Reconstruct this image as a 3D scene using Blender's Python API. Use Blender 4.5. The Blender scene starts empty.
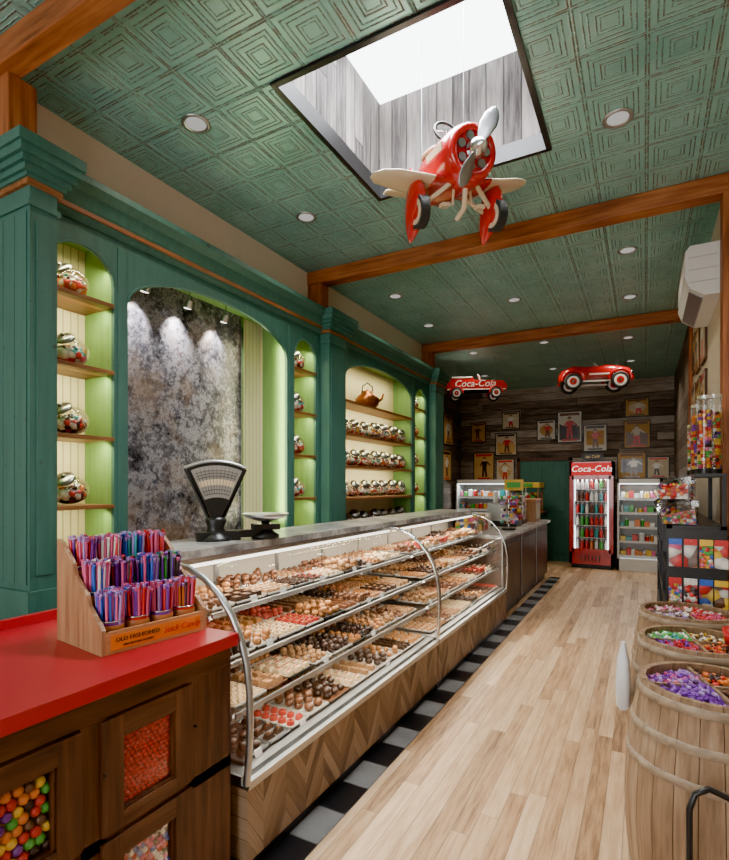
import bpy, bmesh, math, random
from mathutils import Vector, Matrix, Euler
random.seed(7)
R=random.random
def U(a,b): return a+(b-a)*random.random()

# ---------------------------------------------------------------- materials
class NT:
    def __init__(s,name):
        s.mat=bpy.data.materials.new(name); s.mat.use_nodes=True
        s.t=s.mat.node_tree; s.t.nodes.clear()
        s.out=s.t.nodes.new('ShaderNodeOutputMaterial')
    def n(s,typ,**k):
        nd=s.t.nodes.new(typ)
        for a,b in k.items(): setattr(nd,a,b)
        return nd
    def set(s,sock,v):
        if isinstance(v,bpy.types.NodeSocket): s.t.links.new(v,sock)
        else: sock.default_value=v
    def math(s,op,a,b=0.0,c=0.0):
        nd=s.n('ShaderNodeMath',operation=op)
        s.set(nd.inputs[0],a); s.set(nd.inputs[1],b); s.set(nd.inputs[2],c)
        return nd.outputs[0]
    def xyz(s):
        tc=s.n('ShaderNodeTexCoord'); sp=s.n('ShaderNodeSeparateXYZ')
        s.t.links.new(tc.outputs['Object'],sp.inputs[0]); s.co=tc.outputs['Object']
        return sp.outputs[0],sp.outputs[1],sp.outputs[2]
    def comb(s,x,y,z):
        nd=s.n('ShaderNodeCombineXYZ')
        for i,v in enumerate((x,y,z)): s.set(nd.inputs[i],v)
        return nd.outputs[0]
    def noise(s,vec,scale,detail=4,rough=.55):
        nd=s.n('ShaderNodeTexNoise'); s.set(nd.inputs['Vector'],vec)
        nd.inputs['Scale'].default_value=scale; nd.inputs['Detail'].default_value=detail
        nd.inputs['Roughness'].default_value=rough
        return nd.outputs[0]
    def wn(s,v):
        nd=s.n('ShaderNodeTexWhiteNoise',noise_dimensions='3D'); s.set(nd.inputs[0],v); return nd
    def ramp(s,f,stops,interp='LINEAR'):
        nd=s.n('ShaderNodeValToRGB'); s.set(nd.inputs[0],f); cr=nd.color_ramp; cr.interpolation=interp
        while len(cr.elements)<len(stops): cr.elements.new(.5)
        for e,(p,c) in zip(cr.elements,stops):
            e.position=p; e.color=(c,c,c,1) if isinstance(c,(int,float)) else (*c[:3],1)
        return nd.outputs[0]
    def mix(s,f,a,b,bt='MIX'):
        nd=s.n('ShaderNodeMix',data_type='RGBA',blend_type=bt)
        s.set(nd.inputs[0],f)
        s.set(nd.inputs[6],a if not isinstance(a,tuple) else (*a[:3],1))
        s.set(nd.inputs[7],b if not isinstance(b,tuple) else (*b[:3],1))
        return nd.outputs[2]
    def bump(s,h,st=.5,d=.01):
        nd=s.n('ShaderNodeBump'); nd.inputs['Strength'].default_value=st; nd.inputs['Distance'].default_value=d
        s.set(nd.inputs['Height'],h); return nd.outputs[0]
    def pbr(s,col,rough=.5,metal=0,bump=None,em=None,es=0,coat=0,spec=.5):
        b=s.n('ShaderNodeBsdfPrincipled')
        s.set(b.inputs['Base Color'],col if not isinstance(col,tuple) else (*col[:3],1))
        s.set(b.inputs['Roughness'],rough); s.set(b.inputs['Metallic'],metal)
        b.inputs['Coat Weight'].default_value=coat
        b.inputs['Specular IOR Level'].default_value=spec
        if bump is not None: s.t.links.new(bump,b.inputs['Normal'])
        if em is not None:
            s.set(b.inputs['Emission Color'],em if not isinstance(em,tuple) else (*em[:3],1)); b.inputs['Emission Strength'].default_value=es
        s.t.links.new(b.outputs[0],s.out.inputs[0]); return s.mat

def plain(name,col,rough=.5,metal=0,coat=0,em=None,es=0,var=.12,sc=9,bmp=0,spec=.5):
    t=NT(name); t.xyz(); nz=t.noise(t.co,sc)
    c=t.mix(nz,tuple(max(0,x*(1-var)) for x in col),tuple(min(1,x*(1+var)) for x in col))
    b=t.bump(t.noise(t.co,sc*12),bmp,.004) if bmp else None
    return t.pbr(c,rough,metal,b,em,es,coat,spec)
def emis(name,col,st):
    t=NT(name); e=t.n('ShaderNodeEmission'); e.inputs[0].default_value=(*col,1); e.inputs[1].default_value=st
    t.t.links.new(e.outputs[0],t.out.inputs[0]); return t.mat
def glass(name,tint=(1,1,1),refl=.7,minr=.0):
    t=NT(name); tr=t.n('ShaderNodeBsdfTransparent'); tr.inputs[0].default_value=(*tint,1)
    gl=t.n('ShaderNodeBsdfGlossy'); gl.inputs['Roughness'].default_value=.03; gl.inputs[0].default_value=(1,1,1,1)
    fr=t.n('ShaderNodeFresnel'); fr.inputs[0].default_value=1.35
    f=t.math('ADD',t.math('MULTIPLY',fr.outputs[0],refl),minr)
    mx=t.n('ShaderNodeMixShader'); t.t.links.new(f,mx.inputs[0]); t.t.links.new(tr.outputs[0],mx.inputs[1]); t.t.links.new(gl.outputs[0],mx.inputs[2])
    t.t.links.new(mx.outputs[0],t.out.inputs[0]); return t.mat
def planks(name,cols,along,across,w,L,gap=.02,rough=.45,grain=1.0,coat=0,bmp=.25,gapcol=.25,spec=.5):
    t=NT(name); c=dict(zip('xyz',t.xyz())); a=c[along]; b=c[across]
    bw=t.math('DIVIDE',b,w); row=t.math('FLOOR',bw); fb=t.math('FRACT',bw)
    off=t.math('MULTIPLY',t.wn(t.comb(row,3.3,1.1)).outputs[0],L)
    al=t.math('DIVIDE',t.math('ADD',a,off),L); col=t.math('FLOOR',al); fa=t.math('FRACT',al)
    rid=t.wn(t.comb(row,col,0.5)).outputs[0]
    g=t.noise(t.comb(t.math('MULTIPLY',a,2.2),t.math('MULTIPLY',b,26),t.math('MULTIPLY',rid,30)),1.6*grain,6,.66)
    g2=t.noise(t.comb(t.math('MULTIPLY',a,1.0),t.math('MULTIPLY',b,6),t.math('MULTIPLY',rid,17)),1.5,3,.5)
    f=t.math('ADD',t.math('MULTIPLY',g,.80),t.math('ADD',t.math('MULTIPLY',rid,.34),t.math('MULTIPLY',g2,.25)))
    f=t.math('SUBTRACT',f,.14)
    n=len(cols); base=t.ramp(f,[(.28+.50*i/(n-1),cc) for i,cc in enumerate(cols)])
    e=t.math('MINIMUM',t.math('MINIMUM',fb,t.math('SUBTRACT',1.0,fb)),t.math('MULTIPLY',t.math('MINIMUM',fa,t.math('SUBTRACT',1.0,fa)),L/w))
    m=t.math('MINIMUM',t.math('DIVIDE',e,gap),1.0)
    fin=t.mix(t.math('SUBTRACT',1.0,m),base,t.mix(1.0,base,(gapcol,gapcol,gapcol),'MULTIPLY'))
    h=t.math('ADD',t.math('MULTIPLY',g,.35),m)
    return t.pbr(fin,rough,0,t.bump(h,bmp,.006),coat=coat,spec=spec)
def timber(name,cols,along,rough=.5,sc=1.0,coat=0,spec=.4):
    t=NT(name); c=t.xyz(); m=[t.math('MULTIPLY',v,(1.6 if k==along else 22)*sc) for k,v in zip('xyz',c)]
    g=t.noise(t.comb(*m),1.5,6,.6); g2=t.noise(t.co,3,2)
    f=t.math('ADD',t.math('MULTIPLY',g,.75),t.math('MULTIPLY',g2,.25)); n=len(cols)
    base=t.ramp(f,[(.32+.36*i/(n-1),cc) for i,cc in enumerate(cols)])
    return t.pbr(base,rough,0,t.bump(g,.2,.004),coat=coat,spec=spec)
def m_green(name,c):
    t=NT(name); x,y,z=t.xyz()
    g=t.noise(t.comb(t.math('MULTIPLY',x,18),t.math('MULTIPLY',y,18),t.math('MULTIPLY',z,1.5)),1.5,5,.6)
    k=t.noise(t.co,2.3,3)
    base=t.mix(g,tuple(v*.6 for v in c),tuple(v*1.4 for v in c))
    base=t.mix(t.math('MULTIPLY',k,.35),base,tuple(v*.6+.02 for v in c))
    vn=t.n('ShaderNodeTexVoronoi'); vn.inputs['Scale'].default_value=3.1; t.set(vn.inputs['Vector'],t.co)
    sp=t.math('LESS_THAN',vn.outputs['Distance'],.05)
    fl=t.ramp(t.noise(t.co,30,4,.7),[(.65,0),(.69,1)])
    base=t.mix(t.math('MULTIPLY',t.math('MAXIMUM',sp,fl),.6),base,(.05,.03,.015))
    return t.pbr(base,t.ramp(k,[(.3,.42),(.7,.6)]),0,t.bump(g,.3,.003),spec=.4)
GREEN=m_green('green_milk_paint',(.044,.142,.112))
GREEN_LIT=m_green('green_paint_niche_lit',(.18,.35,.10))  # same cabinet green, with the yellow niche light put into its colour

def ceiling_mat():
    t=NT('pressed_tin_verdigris'); x,y,z=t.xyz(); S=.29
    fx=t.math('DIVIDE',t.math('ADD',x,20.0),S); fy=t.math('DIVIDE',t.math('ADD',y,20.0),S)
    px=t.math('ABSOLUTE',t.math('SUBTRACT',t.math('FRACT',fx),.5)); py=t.math('ABSOLUTE',t.math('SUBTRACT',t.math('FRACT',fy),.5))
    wob=t.math('MULTIPLY',t.math('SUBTRACT',t.noise(t.co,14,2),.5),.014)
    a=t.math('ADD',t.math('MAXIMUM',px,py),wob)
    h=t.ramp(a,[(0,.45),(.11,.45),(.125,.85),(.14,.45),(.165,.45),(.18,.95),(.20,.4),(.27,.4),(.285,.95),(.305,.4),(.345,.4),(.36,1.0),(.38,.4),(.455,.35),(.475,1.0),(.5,.5)])
    nz=t.noise(t.co,60,3,.7); n2=t.noise(t.co,3.0,4,.6); n3=t.noise(t.co,18,4,.65)
    ridge=t.ramp(h,[(.55,0),(.8,1)])
    brk=t.ramp(t.math('ADD',t.math('MULTIPLY',nz,.5),t.math('MULTIPLY',n3,.5)),[(.45,0),(.52,1)])
    mask=t.math('MULTIPLY',ridge,brk)
    base=t.ramp(n2,[(.3,(.17,.40,.37)),(.5,(.23,.49,.45)),(.72,(.31,.57,.53))])
    base=t.mix(t.ramp(n3,[(.5,0),(.75,.35)]),base,(.40,.62,.58))
    fin=t.mix(t.math('MULTIPLY',mask,.9),base,(.14,.08,.055))
    return t.pbr(fin,.36,.30,t.bump(h,.7,.010),spec=.6)
CEIL=ceiling_mat()
FLOOR=planks('oak_floor',[(.17,.085,.038),(.40,.235,.120),(.54,.355,.205),(.66,.47,.30)],'y','x',.085,1.5,gap=.03,rough=.42,coat=.0,gapcol=.3,spec=.4)
BARN=planks('barnwood_wall',[(.04,.028,.022),(.12,.088,.068),(.26,.205,.17),(.42,.37,.33)],'x','z',.15,1.9,gap=.05,rough=.75,gapcol=.12,bmp=.6)
BARNY=planks('barnwood_side',[(.05,.035,.027),(.13,.10,.08),(.22,.18,.15)],'y','z',.15,1.9,gap=.05,rough=.75,gapcol=.12,bmp=.6)
sk=[(.035,.03,.03),(.105,.095,.092),(.20,.185,.175),(.31,.28,.265)]
SHX=planks('skylight_boards_x',sk,'z','x',.11,3,gap=.06,rough=.85,gapcol=.12,bmp=.5,spec=.2)
SHY=planks('skylight_boards_y',sk,'z','y',.11,3,gap=.06,rough=.85,gapcol=.12,bmp=.5,spec=.2)
CREAM=plain('cream_plaster',(.62,.53,.40),.8,var=.05,bmp=.2)
cb=[(.11,.028,.008),(.28,.083,.025),(.42,.15,.047)]
BEAMX=timber('cedar_beam_x',cb,'x',.5); BEAMZ=timber('cedar_post_z',cb,'z',.5)
SHELF=timber('shelf_wood',[(.10,.035,.012),(.24,.09,.03),(.34,.15,.06)],'y',.45)
dk=[(.024,.009,.0045),(.078,.029,.013),(.14,.057,.026)]
DARKW=timber('dark_cabinet_wood',dk,'z',.45); DARKWY=timber('dark_cabinet_rail',dk,'y',.45)
BOXW=timber('display_box_wood',[(.20,.085,.035),(.36,.18,.085),(.48,.27,.14)],'z',.5)
BOXWY=timber('display_box_front',[(.30,.13,.05),(.46,.21,.09),(.56,.30,.15)],'y',.5)
OAK=timber('barrel_oak',[(.12,.065,.032),(.26,.16,.09),(.39,.27,.17)],'z',.65)
OAKB=timber('barrel_hoop',[(.17,.12,.08),(.30,.22,.15),(.40,.31,.22)],'x',.55)
BROWNP=timber('brown_counter_panel',[(.04,.024,.016),(.085,.052,.036),(.13,.085,.06)],'z',.4)
RED=plain('red_laminate',(.40,.0015,.016),.35,coat=.12,var=.05)
REDP=plain('red_enamel',(.46,.004,.007),.22,coat=.5,var=.08)
IVORY=plain('ivory_enamel',(.62,.50,.33),.3,coat=.3,var=.05)
WHITE=plain('white_enamel',(.68,.68,.67),.4,var=.03)
CHROME=plain('chrome',(.66,.67,.68),.18,1,var=.04)
STEEL=plain('brushed_steel',(.42,.43,.44),.34,1,var=.08)
BLACK=plain('black_iron',(.012,.012,.013),.35,.2,var=.2)
RUBBER=plain('rubber',(.02,.02,.02),.7)
DARK=plain('recess_shade',(.006,.006,.006),.8)  # near-black stands in for the shade inside cockpit and cowl openings
t=NT('grey_marble_top'); t.xyz(); nn=t.noise(t.co,5,8,.65)
MARBLE=t.pbr(t.ramp(nn,[(.35,(.10,.095,.095)),(.5,(.29,.275,.265)),(.56,(.5,.47,.45)),(.66,(.22,.21,.20))]),.3,coat=.2)
GLASS=glass('case_glass',refl=.55); PANE=glass('cabinet_pane',refl=.25); SHG=glass('shelf_glass',(.96,.98,.97),.35)
JGLASS=glass('jar_glass',(.99,.99,.99),.6,.0)
ACRY=glass('acrylic',(.95,.96,.97),.8,.02)
LED=emis('led_strip',(1,.93,.80),4); LEDW=emis('fridge_lamp',(.9,.97,1),4)
SKYG=emis('skylight_diffuser',(.93,.97,1.0),7)
BULB=emis('downlight_lens',(1,.95,.88),.45)
def bead():
    t=NT('cream_beadboard'); x,y,z=t.xyz(); f=t.math('FRACT',t.math('DIVIDE',y,.045)); e=t.math('MINIMUM',f,t.math('SUBTRACT',1.0,f))
    m=t.math('MINIMUM',t.math('DIVIDE',e,.12),1.0)
    return t.pbr(t.mix(m,(.35,.28,.14),(.72,.63,.42)),.5,0,t.bump(m,.6,.005))
BEAD=bead()
def mirror_m():
    t=NT('antique_mirror'); x,y,z=t.xyz(); a=t.noise(t.co,1.6,8,.7); b=t.noise(t.co,7,8,.78); c=t.noise(t.co,38,4,.75)
    f=t.math('ADD',t.math('MULTIPLY',a,.3),t.math('ADD',t.math('MULTIPLY',b,.42),t.math('MULTIPLY',c,.34)))
    f=t.math('SUBTRACT',f,.04)
    col=t.ramp(f,[(.40,(.012,.012,.016)),(.46,(.05,.05,.068)),(.50,(.13,.125,.16)),(.54,(.33,.32,.37)),(.57,(.14,.12,.16)),(.62,(.10,.055,.04)),(.68,(.28,.26,.28)),(.76,(.42,.40,.40))])
    tan=t.ramp(t.noise(t.co,2.1,4,.7),[(.5,0),(.66,.6)])
    col=t.mix(tan,col,t.mix(c,(.05,.03,.02),(.34,.22,.14)))
    return t.pbr(col,t.ramp(b,[(.35,.22),(.65,.5)]),t.ramp(c,[(.4,.05),(.6,.4)]))
MIRR=mirror_m()
def chev():
    t=NT('chevron_veneer'); x,y,z=t.xyz(); P=.30
    fy=t.math('DIVIDE',y,P); tri=t.math('ABSOLUTE',t.math('SUBTRACT',t.math('FRACT',fy),.5))
    d=t.math('DIVIDE',t.math('SUBTRACT',z,t.math('MULTIPLY',tri,P*1.5)),.085)
    row=t.math('FLOOR',d); fr=t.math('FRACT',d)
    side=t.math('FLOOR',t.math('MULTIPLY',fy,2.0))
    rid=t.wn(t.comb(row,side,.2)).outputs[0]
    g=t.noise(t.comb(t.math('MULTIPLY',d,3.0),t.math('MULTIPLY',y,5),t.math('MULTIPLY',rid,20)),2.5,6,.6)
    f=t.math('ADD',t.math('MULTIPLY',g,.6),t.math('MULTIPLY',rid,.45))
    base=t.ramp(f,[(.25,(.095,.056,.033)),(.5,(.215,.13,.078)),(.8,(.34,.23,.15))])
    e=t.math('MINIMUM',fr,t.math('SUBTRACT',1.0,fr)); m=t.math('MINIMUM',t.math('DIVIDE',e,.04),1.0)
    return t.pbr(t.mix(m,(.09,.055,.035),base),.45,0,t.bump(m,.15,.003),spec=.35)
CHEV=chev()
def checker():
    t=NT('checker_tile'); x,y,z=t.xyz(); fy=t.math('DIVIDE',y,.23); p=t.math('MODULO',t.math('FLOOR',fy),2.0)
    nz=t.noise(t.co,6,4)
    lt=t.mix(nz,(.10,.10,.105),(.24,.24,.24))
    c=t.mix(t.math('LESS_THAN',p,.5),(.010,.010,.012),lt)
    f=t.math('FRACT',fy); e=t.math('MINIMUM',f,t.math('SUBTRACT',1.0,f))
    return t.pbr(t.mix(t.math('LESS_THAN',e,.012),c,(.06,.06,.06)),.3)
TILE=checker()
def candymix(name,cols,scale=45,rough=.35):
    t=NT(name); t.xyz(); v=t.n('ShaderNodeTexVoronoi'); t.set(v.inputs['Vector'],t.co); v.inputs['Scale'].default_value=scale
    sp=t.n('ShaderNodeSeparateColor'); t.t.links.new(v.outputs['Color'],sp.inputs[0])
    n=len(cols); c=t.ramp(sp.outputs[0],[(i/n,cc) for i,cc in enumerate(cols)],'CONSTANT')
    gap_shade=t.ramp(v.outputs['Distance'],[(.25,1.0),(.8,.4)])  # cell edges darkened: shade between the candies put into the colour
    return t.pbr(t.mix(1.0,c,gap_shade,'MULTIPLY'),rough,0,t.bump(t.math('SUBTRACT',1.0,v.outputs['Distance']),.7,.008),coat=.2)
pal=dict(red=(.55,.008,.008),org=(.68,.17,.01),yel=(.74,.46,.02),grn=(.05,.38,.04),blu=(.02,.10,.5),pur=(.16,.025,.32),pnk=(.68,.10,.25),wht=(.74,.71,.66),brn=(.12,.045,.018),drk=(.03,.01,.012),teal=(.02,.30,.30),lil=(.36,.22,.52))
P={k:plain('candy_'+k,v,.32,coat=.25,var=.15,sc=20) for k,v in pal.items()}
CM_RAIN=candymix('candy_rainbow',[pal[k] for k in('red','yel','grn','blu','org','pnk','wht')],55)
CM_RED=candymix('candy_redmix',[pal[k] for k in('red','wht','org','red','wht')],42)
CM_DARK=candymix('candy_darkmix',[pal[k] for k in('drk','brn','wht','red','wht')],42)
CM_WRAP=candymix('candy_wrapmix',[pal[k] for k in('wht','pnk','wht','red','teal','wht')],36)
CM_PKG=candymix('packaged_sweets',[pal[k] for k in('wht','red','yel','grn','wht','blu','pnk','brn','org')],17)
CHOC=[plain('choc_dark',(.030,.010,.004),.38),plain('choc_milk',(.13,.045,.016),.38),plain('choc_caramel',(.36,.15,.042),.42),plain('choc_white',(.60,.44,.26),.45),plain('choc_nut',(.30,.155,.065),.7,bmp=.5),plain('choc_red',(.34,.03,.015),.4)]
TRAY=plain('tray_clear_grey',(.42,.39,.35),.35); CARD=plain('price_card',(.7,.69,.66),.5)
PAPER=plain('poster_paper',(.55,.45,.31),.7,sc=4,var=.25)
PAP2=plain('poster_white',(.66,.62,.54),.7,sc=5,var=.15); PAP3=plain('poster_ochre',(.50,.29,.10),.7,sc=5,var=.35)

# ---------------------------------------------------------------- mesh builder
class MB:
    def __init__(s): s.v=[];s.f=[];s.m=[];s.s=[];s.mats=[];s.M=Matrix()
    def mi(s,m):
        if m not in s.mats: s.mats.append(m)
        return s.mats.index(m)
    def add(s,vs,fs,m,sm=False):
        o=len(s.v); M=s.M; s.v.extend([tuple(M@Vector(p)) for p in vs]); k=s.mi(m)
        for f in fs: s.f.append([i+o for i in f]); s.m.append(k); s.s.append(sm)
    def box(s,x0,x1,y0,y1,z0,z1,m):
        s.add([(x0,y0,z0),(x1,y0,z0),(x1,y1,z0),(x0,y1,z0),(x0,y0,z1),(x1,y0,z1),(x1,y1,z1),(x0,y1,z1)],
          [(0,3,2,1),(4,5,6,7),(0,1,5,4),(1,2,6,5),(2,3,7,6),(3,0,4,7)],m)
    def tbox(s,cx,cy,z0,w,d,h,tp,m):
        a,b=w/2,d/2;c,e=a*tp,b*tp
        s.add([(cx-a,cy-b,z0),(cx+a,cy-b,z0),(cx+a,cy+b,z0),(cx-a,cy+b,z0),(cx-c,cy-e,z0+h),(cx+c,cy-e,z0+h),(cx+c,cy+e,z0+h),(cx-c,cy+e,z0+h)],
          [(0,3,2,1),(4,5,6,7),(0,1,5,4),(1,2,6,5),(2,3,7,6),(3,0,4,7)],m)
    def cyl(s,p0,p1,r0,m,r1=None,n=14,cap=True):
        p0=Vector(p0);p1=Vector(p1);r1=r0 if r1 is None else r1
        q=(p1-p0).to_track_quat('Z','Y'); a=[];b=[]
        for i in range(n):
            t=2*math.pi*i/n; d=q@Vector((math.cos(t),math.sin(t),0)); a.append(p0+d*r0); b.append(p1+d*r1)
        s.add(a+b,[(i,(i+1)%n,(i+1)%n+n,i+n) for i in range(n)],m,True)
        if cap:
            if r0>1e-5: s.add(a,[tuple(reversed(range(n)))],m)
            if r1>1e-5: s.add(b,[tuple(range(n))],m)
    def lathe(s,prof,m,n=24,c=(0,0,0),T=None,sm=True):
        vs=[];T=T or Matrix()
        for r,z in prof:
            for i in range(n):
                t=2*math.pi*i/n; vs.append(Vector(c)+(T@Vector((r*math.cos(t),r*math.sin(t),z))))
        fs=[]
        for j in range(len(prof)-1):
            for i in range(n):
                k=(i+1)%n; fs.append((j*n+i,j*n+k,(j+1)*n+k,(j+1)*n+i))
        s.add(vs,fs,m,sm)
    def sph(s,c,r,m,nu=12,nv=8,T=None):
        if isinstance(r,(int,float)): r=(r,r,r)
        T=T or Matrix(); c=Vector(c); vs=[c+T@Vector((0,0,-r[2]))]
        for j in range(1,nv):
            ph=-math.pi/2+math.pi*j/nv
            for i in range(nu):
                t=2*math.pi*i/nu; vs.append(c+T@Vector((r[0]*math.cos(ph)*math.cos(t),r[1]*math.cos(ph)*math.sin(t),r[2]*math.sin(ph))))
        vs.append(c+T@Vector((0,0,r[2]))); e=len(vs)-1; fs=[]
        for i in range(nu):
            k=(i+1)%nu; fs.append((0,1+k,1+i)); fs.append((e,1+(nv-2)*nu+i,1+(nv-2)*nu+k))
            for j in range(nv-2): fs.append((1+j*nu+i,1+j*nu+k,1+(j+1)*nu+k,1+(j+1)*nu+i))
        s.add(vs,fs,m,True)
    def loft(s,rings,m,cap=True,sm=True):
        n=len(rings[0]); vs=[p for r in rings for p in r]; fs=[]
        for j in range(len(rings)-1):
            for i in range(n): k=(i+1)%n; fs.append((j*n+i,j*n+k,(j+1)*n+k,(j+1)*n+i))
        s.add(vs,fs,m,sm)
        if cap: s.add(rings[0],[tuple(reversed(range(n)))],m); s.add(rings[-1],[tuple(range(n))],m)
    def prism(s,pts,off,m,sm=False):
        n=len(pts); a=[Vector(p) for p in pts]; b=[p+Vector(off) for p in a]
        s.add(a,[tuple(reversed(range(n)))],m); s.add(b,[tuple(range(n))],m)
        s.add(a+b,[(i,(i+1)%n,(i+1)%n+n,i+n) for i in range(n)],m,sm)
    def tube(s,pts,r,m,n=8,closed=False,cap=True):
        pts=[Vector(p) for p in pts]; rings=[]; N=len(pts); up=None
        for i,p in enumerate(pts):
            if closed: d=pts[(i+1)%N]-pts[i-1]
            else: d=pts[min(i+1,N-1)]-pts[max(i-1,0)]
            d.normalize()
            if up is None: up=Vector((0,0,1)) if abs(d.z)<.9 else Vector((1,0,0))
            x=d.cross(up).normalized(); y=x.cross(d).normalized(); up=y
            rr=r[i] if isinstance(r,(list,tuple)) else r
            rings.append([p+x*rr*math.cos(2*math.pi*k/n)+y*rr*math.sin(2*math.pi*k/n) for k in range(n)])
        if closed: rings.append(rings[0]); cap=False
        s.loft(rings,m,cap)
    def torus(s,c,R_,r,m,T=None,n=24,k=8):
        T=T or Matrix(); s.tube([Vector(c)+T@Vector((R_*math.cos(2*math.pi*i/n),R_*math.sin(2*math.pi*i/n),0)) for i in range(n)],r,m,k,True)
    def text(s,txt,size,T,m,ext=.001,ital=0):
        cu=bpy.data.curves.new('tmp','FONT'); cu.body=txt; cu.size=size; cu.extrude=ext; cu.align_x='CENTER'; cu.align_y='CENTER'; cu.shear=ital; cu.resolution_u=3
        ob=bpy.data.objects.new('tmp',cu); me=ob.to_mesh(); 
        s.add([T@v.co for v in me.vertices],[tuple(p.vertices) for p in me.polygons],m)
        ob.to_mesh_clear(); bpy.data.objects.remove(ob); bpy.data.curves.remove(cu)
    def build(s,name,bevel=0,loc=None,rot=None,parent=None):
        me=bpy.data.meshes.new(name); me.from_pydata([tuple(v) for v in s.v],[],s.f); 
        for m in s.mats: me.materials.append(m)
        me.polygons.foreach_set('material_index',s.m); me.polygons.foreach_set('use_smooth',s.s)
        bm=bmesh.new(); bm.from_mesh(me); bmesh.ops.recalc_face_normals(bm,faces=bm.faces); bm.to_mesh(me); bm.free(); me.update()
        ob=bpy.data.objects.new(name,me); bpy.context.scene.collection.objects.link(ob)
        if loc: ob.location=loc
        if rot: ob.rotation_euler=rot
        if parent: ob.parent=parent
        if bevel:
            b=ob.modifiers.new('bevel','BEVEL'); b.width=bevel; b.segments=2; b.limit_method='ANGLE'; b.angle_limit=.9
        return ob
def TR(loc,rot=(0,0,0),sc=1): return Matrix.Translation(loc)@Euler(rot).to_matrix().to_4x4()@Matrix.Diagonal((sc,sc,sc,1))
H=3.57; XR=.48; YB=11.1

# ---------------------------------------------------------------- room shell
b=MB(); b.box(-3.7,XR+.1,-2.7,YB+.1,-.1,0,FLOOR); b.build('floor')
b=MB(); b.box(-1.40,-1.235,-1.5,9.1,0,.006,TILE); b.build('floor_tile_border')
SX0,SX1,SY0,SY1=-1.63,-.51,2.06,3.22
b=MB()
b.box(-3.7,XR+.1,-2.7,SY0,H,H+.08,CEIL); b.box(-3.7,XR+.1,SY1,YB+.1,H,H+.08,CEIL)
b.box(-3.7,SX0,SY0,SY1,H,H+.08,CEIL); b.box(SX1,XR+.1,SY0,SY1,H,H+.08,CEIL)
b.build('ceiling')
b=MB(); ZT=4.22
b.box(SX0-.04,SX0,SY0-.04,SY1+.04,H+.08,ZT,SHY); b.box(SX1,SX1+.04,SY0-.04,SY1+.04,H+.08,ZT,SHY)
b.box(SX0,SX1,SY0-.04,SY0,H+.08,ZT,SHX); b.box(SX0,SX1,SY1,SY1+.04,H+.08,ZT,SHX)
b.box(SX0-.04,SX1+.04,SY0-.04,SY1+.04,ZT,ZT+.03,SKYG)
f=.022
b.box(SX0-f,SX0+.008,SY0-f,SY1+f,H-.015,H+.09,BLACK); b.box(SX1-.008,SX1+f,SY0-f,SY1+f,H-.015,H+.09,BLACK)
b.box(SX0,SX1,SY0-f,SY0+.008,H-.015,H+.09,BLACK); b.box(SX0,SX1,SY1-.008,SY1+f,H-.015,H+.09,BLACK)
b.build('skylight')
b=MB(); b.box(-3.1,-3.0,-2.7,7.3,0,H,CREAM); b.box(-3.0,-2.82,-2.7,7.2,3.17,H,CREAM); b.box(-3.7,-3.1,7.2,7.3,0,H,CREAM)
b.box(-3.7,-3.6,7.3,YB,0,H,BARNY); b.build('wall_left')
b=MB(); b.box(-3.7,XR+.1,YB,YB+.1,0,H,BARN); b.build('wall_back')
b=MB(); b.box(XR,XR+.1,-2.7,7.0,0,H,CREAM); b.box(XR,XR+.1,7.0,YB,0,H,BARNY); b.build('wall_right')
b=MB(); y0,y1=-2.7,-2.6
b.box(-3.1,XR,y0,y1,0,.5,CREAM); b.box(-3.1,XR,y0,y1,3.0,H,CREAM); b.box(-3.1,-2.7,y0,y1,.5,3,CREAM); b.box(.2,XR,y0,y1,.5,3,CREAM); b.build('wall_front')
b=MB(); b.box(-2.7,.2,-2.66,-2.65,.5,3,GLASS)
for x in (-2.7,-1.75,-.8,.14): b.box(x,x+.06,-2.69,-2.61,.5,3,DARKW)
b.box(-2.7,.2,-2.69,-2.61,.5,.56,DARKW); b.box(-2.7,.2,-2.69,-2.61,2.94,3,DARKW); b.build('window_1')
b=MB(); b.box(XR-.015,XR-.001,-2.6,YB,0,.12,DARKWY); b.build('baseboard_right')
for yb in (1.24,4.03,6.88):
    wd=.10 if yb<2 else .13
    b=MB(); b.box(-2.82,XR-.001,yb,yb+wd,3.445,H-.001,BEAMX); b.build('ceiling_beam',.006)
    if yb>1.5:
        b=MB(); b.box(-2.815,-2.66,yb+.0,yb+.13,3.152,3.444,BEAMZ); b.build('timber_post_stub',.006)
    else:
        b=MB(); b.box(-2.74,-2.55,yb+.04,yb+.17,3.152,3.444,BEAMZ); b.build('timber_post_stub',.006)
    b=MB(); b.box(XR-.037,XR-.002,yb-.01,yb+.14,.0,3.444,BEAMZ); b.build('timber_post',.004)
# downlights
dl=[(-2.20,2.07),(-.13,3.15),(-2.24,3.19),(-1.23,4.36),(-.13,4.96),(-2.34,4.98),(-.14,6.2),(-2.40,6.1),(-1.25,5.7),(-1.25,7.6),(-.2,7.9),(-2.3,7.7),(-.2,9.4),(-1.4,9.4),(-2.6,9.4),(-.15,1.2),(-1.2,.8)]
for i,(x,y) in enumerate(dl):
    b=MB(); b.lathe([(.078,H-.001),(.080,H-.006),(.066,H-.010),(.056,H-.004)],STEEL,24); 
    b.lathe([(.056,H-.004),(.04,H-.0025),(0,H-.0025)],BULB,24); b.build('recessed_downlight',loc=(x,y,0))
    l=bpy.data.lights.new('downlight_lamp','SPOT'); l.energy=(19 if y<7 else 34 if y<9 else 60); l.color=(1,.87,.69); l.spot_size=math.radians(130); l.spot_blend=.8; l.shadow_soft_size=.05
    o=bpy.data.objects.new('downlight_lamp',l); o.location=(x,y,H-.02); bpy.context.scene.collection.objects.link(o)

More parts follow.
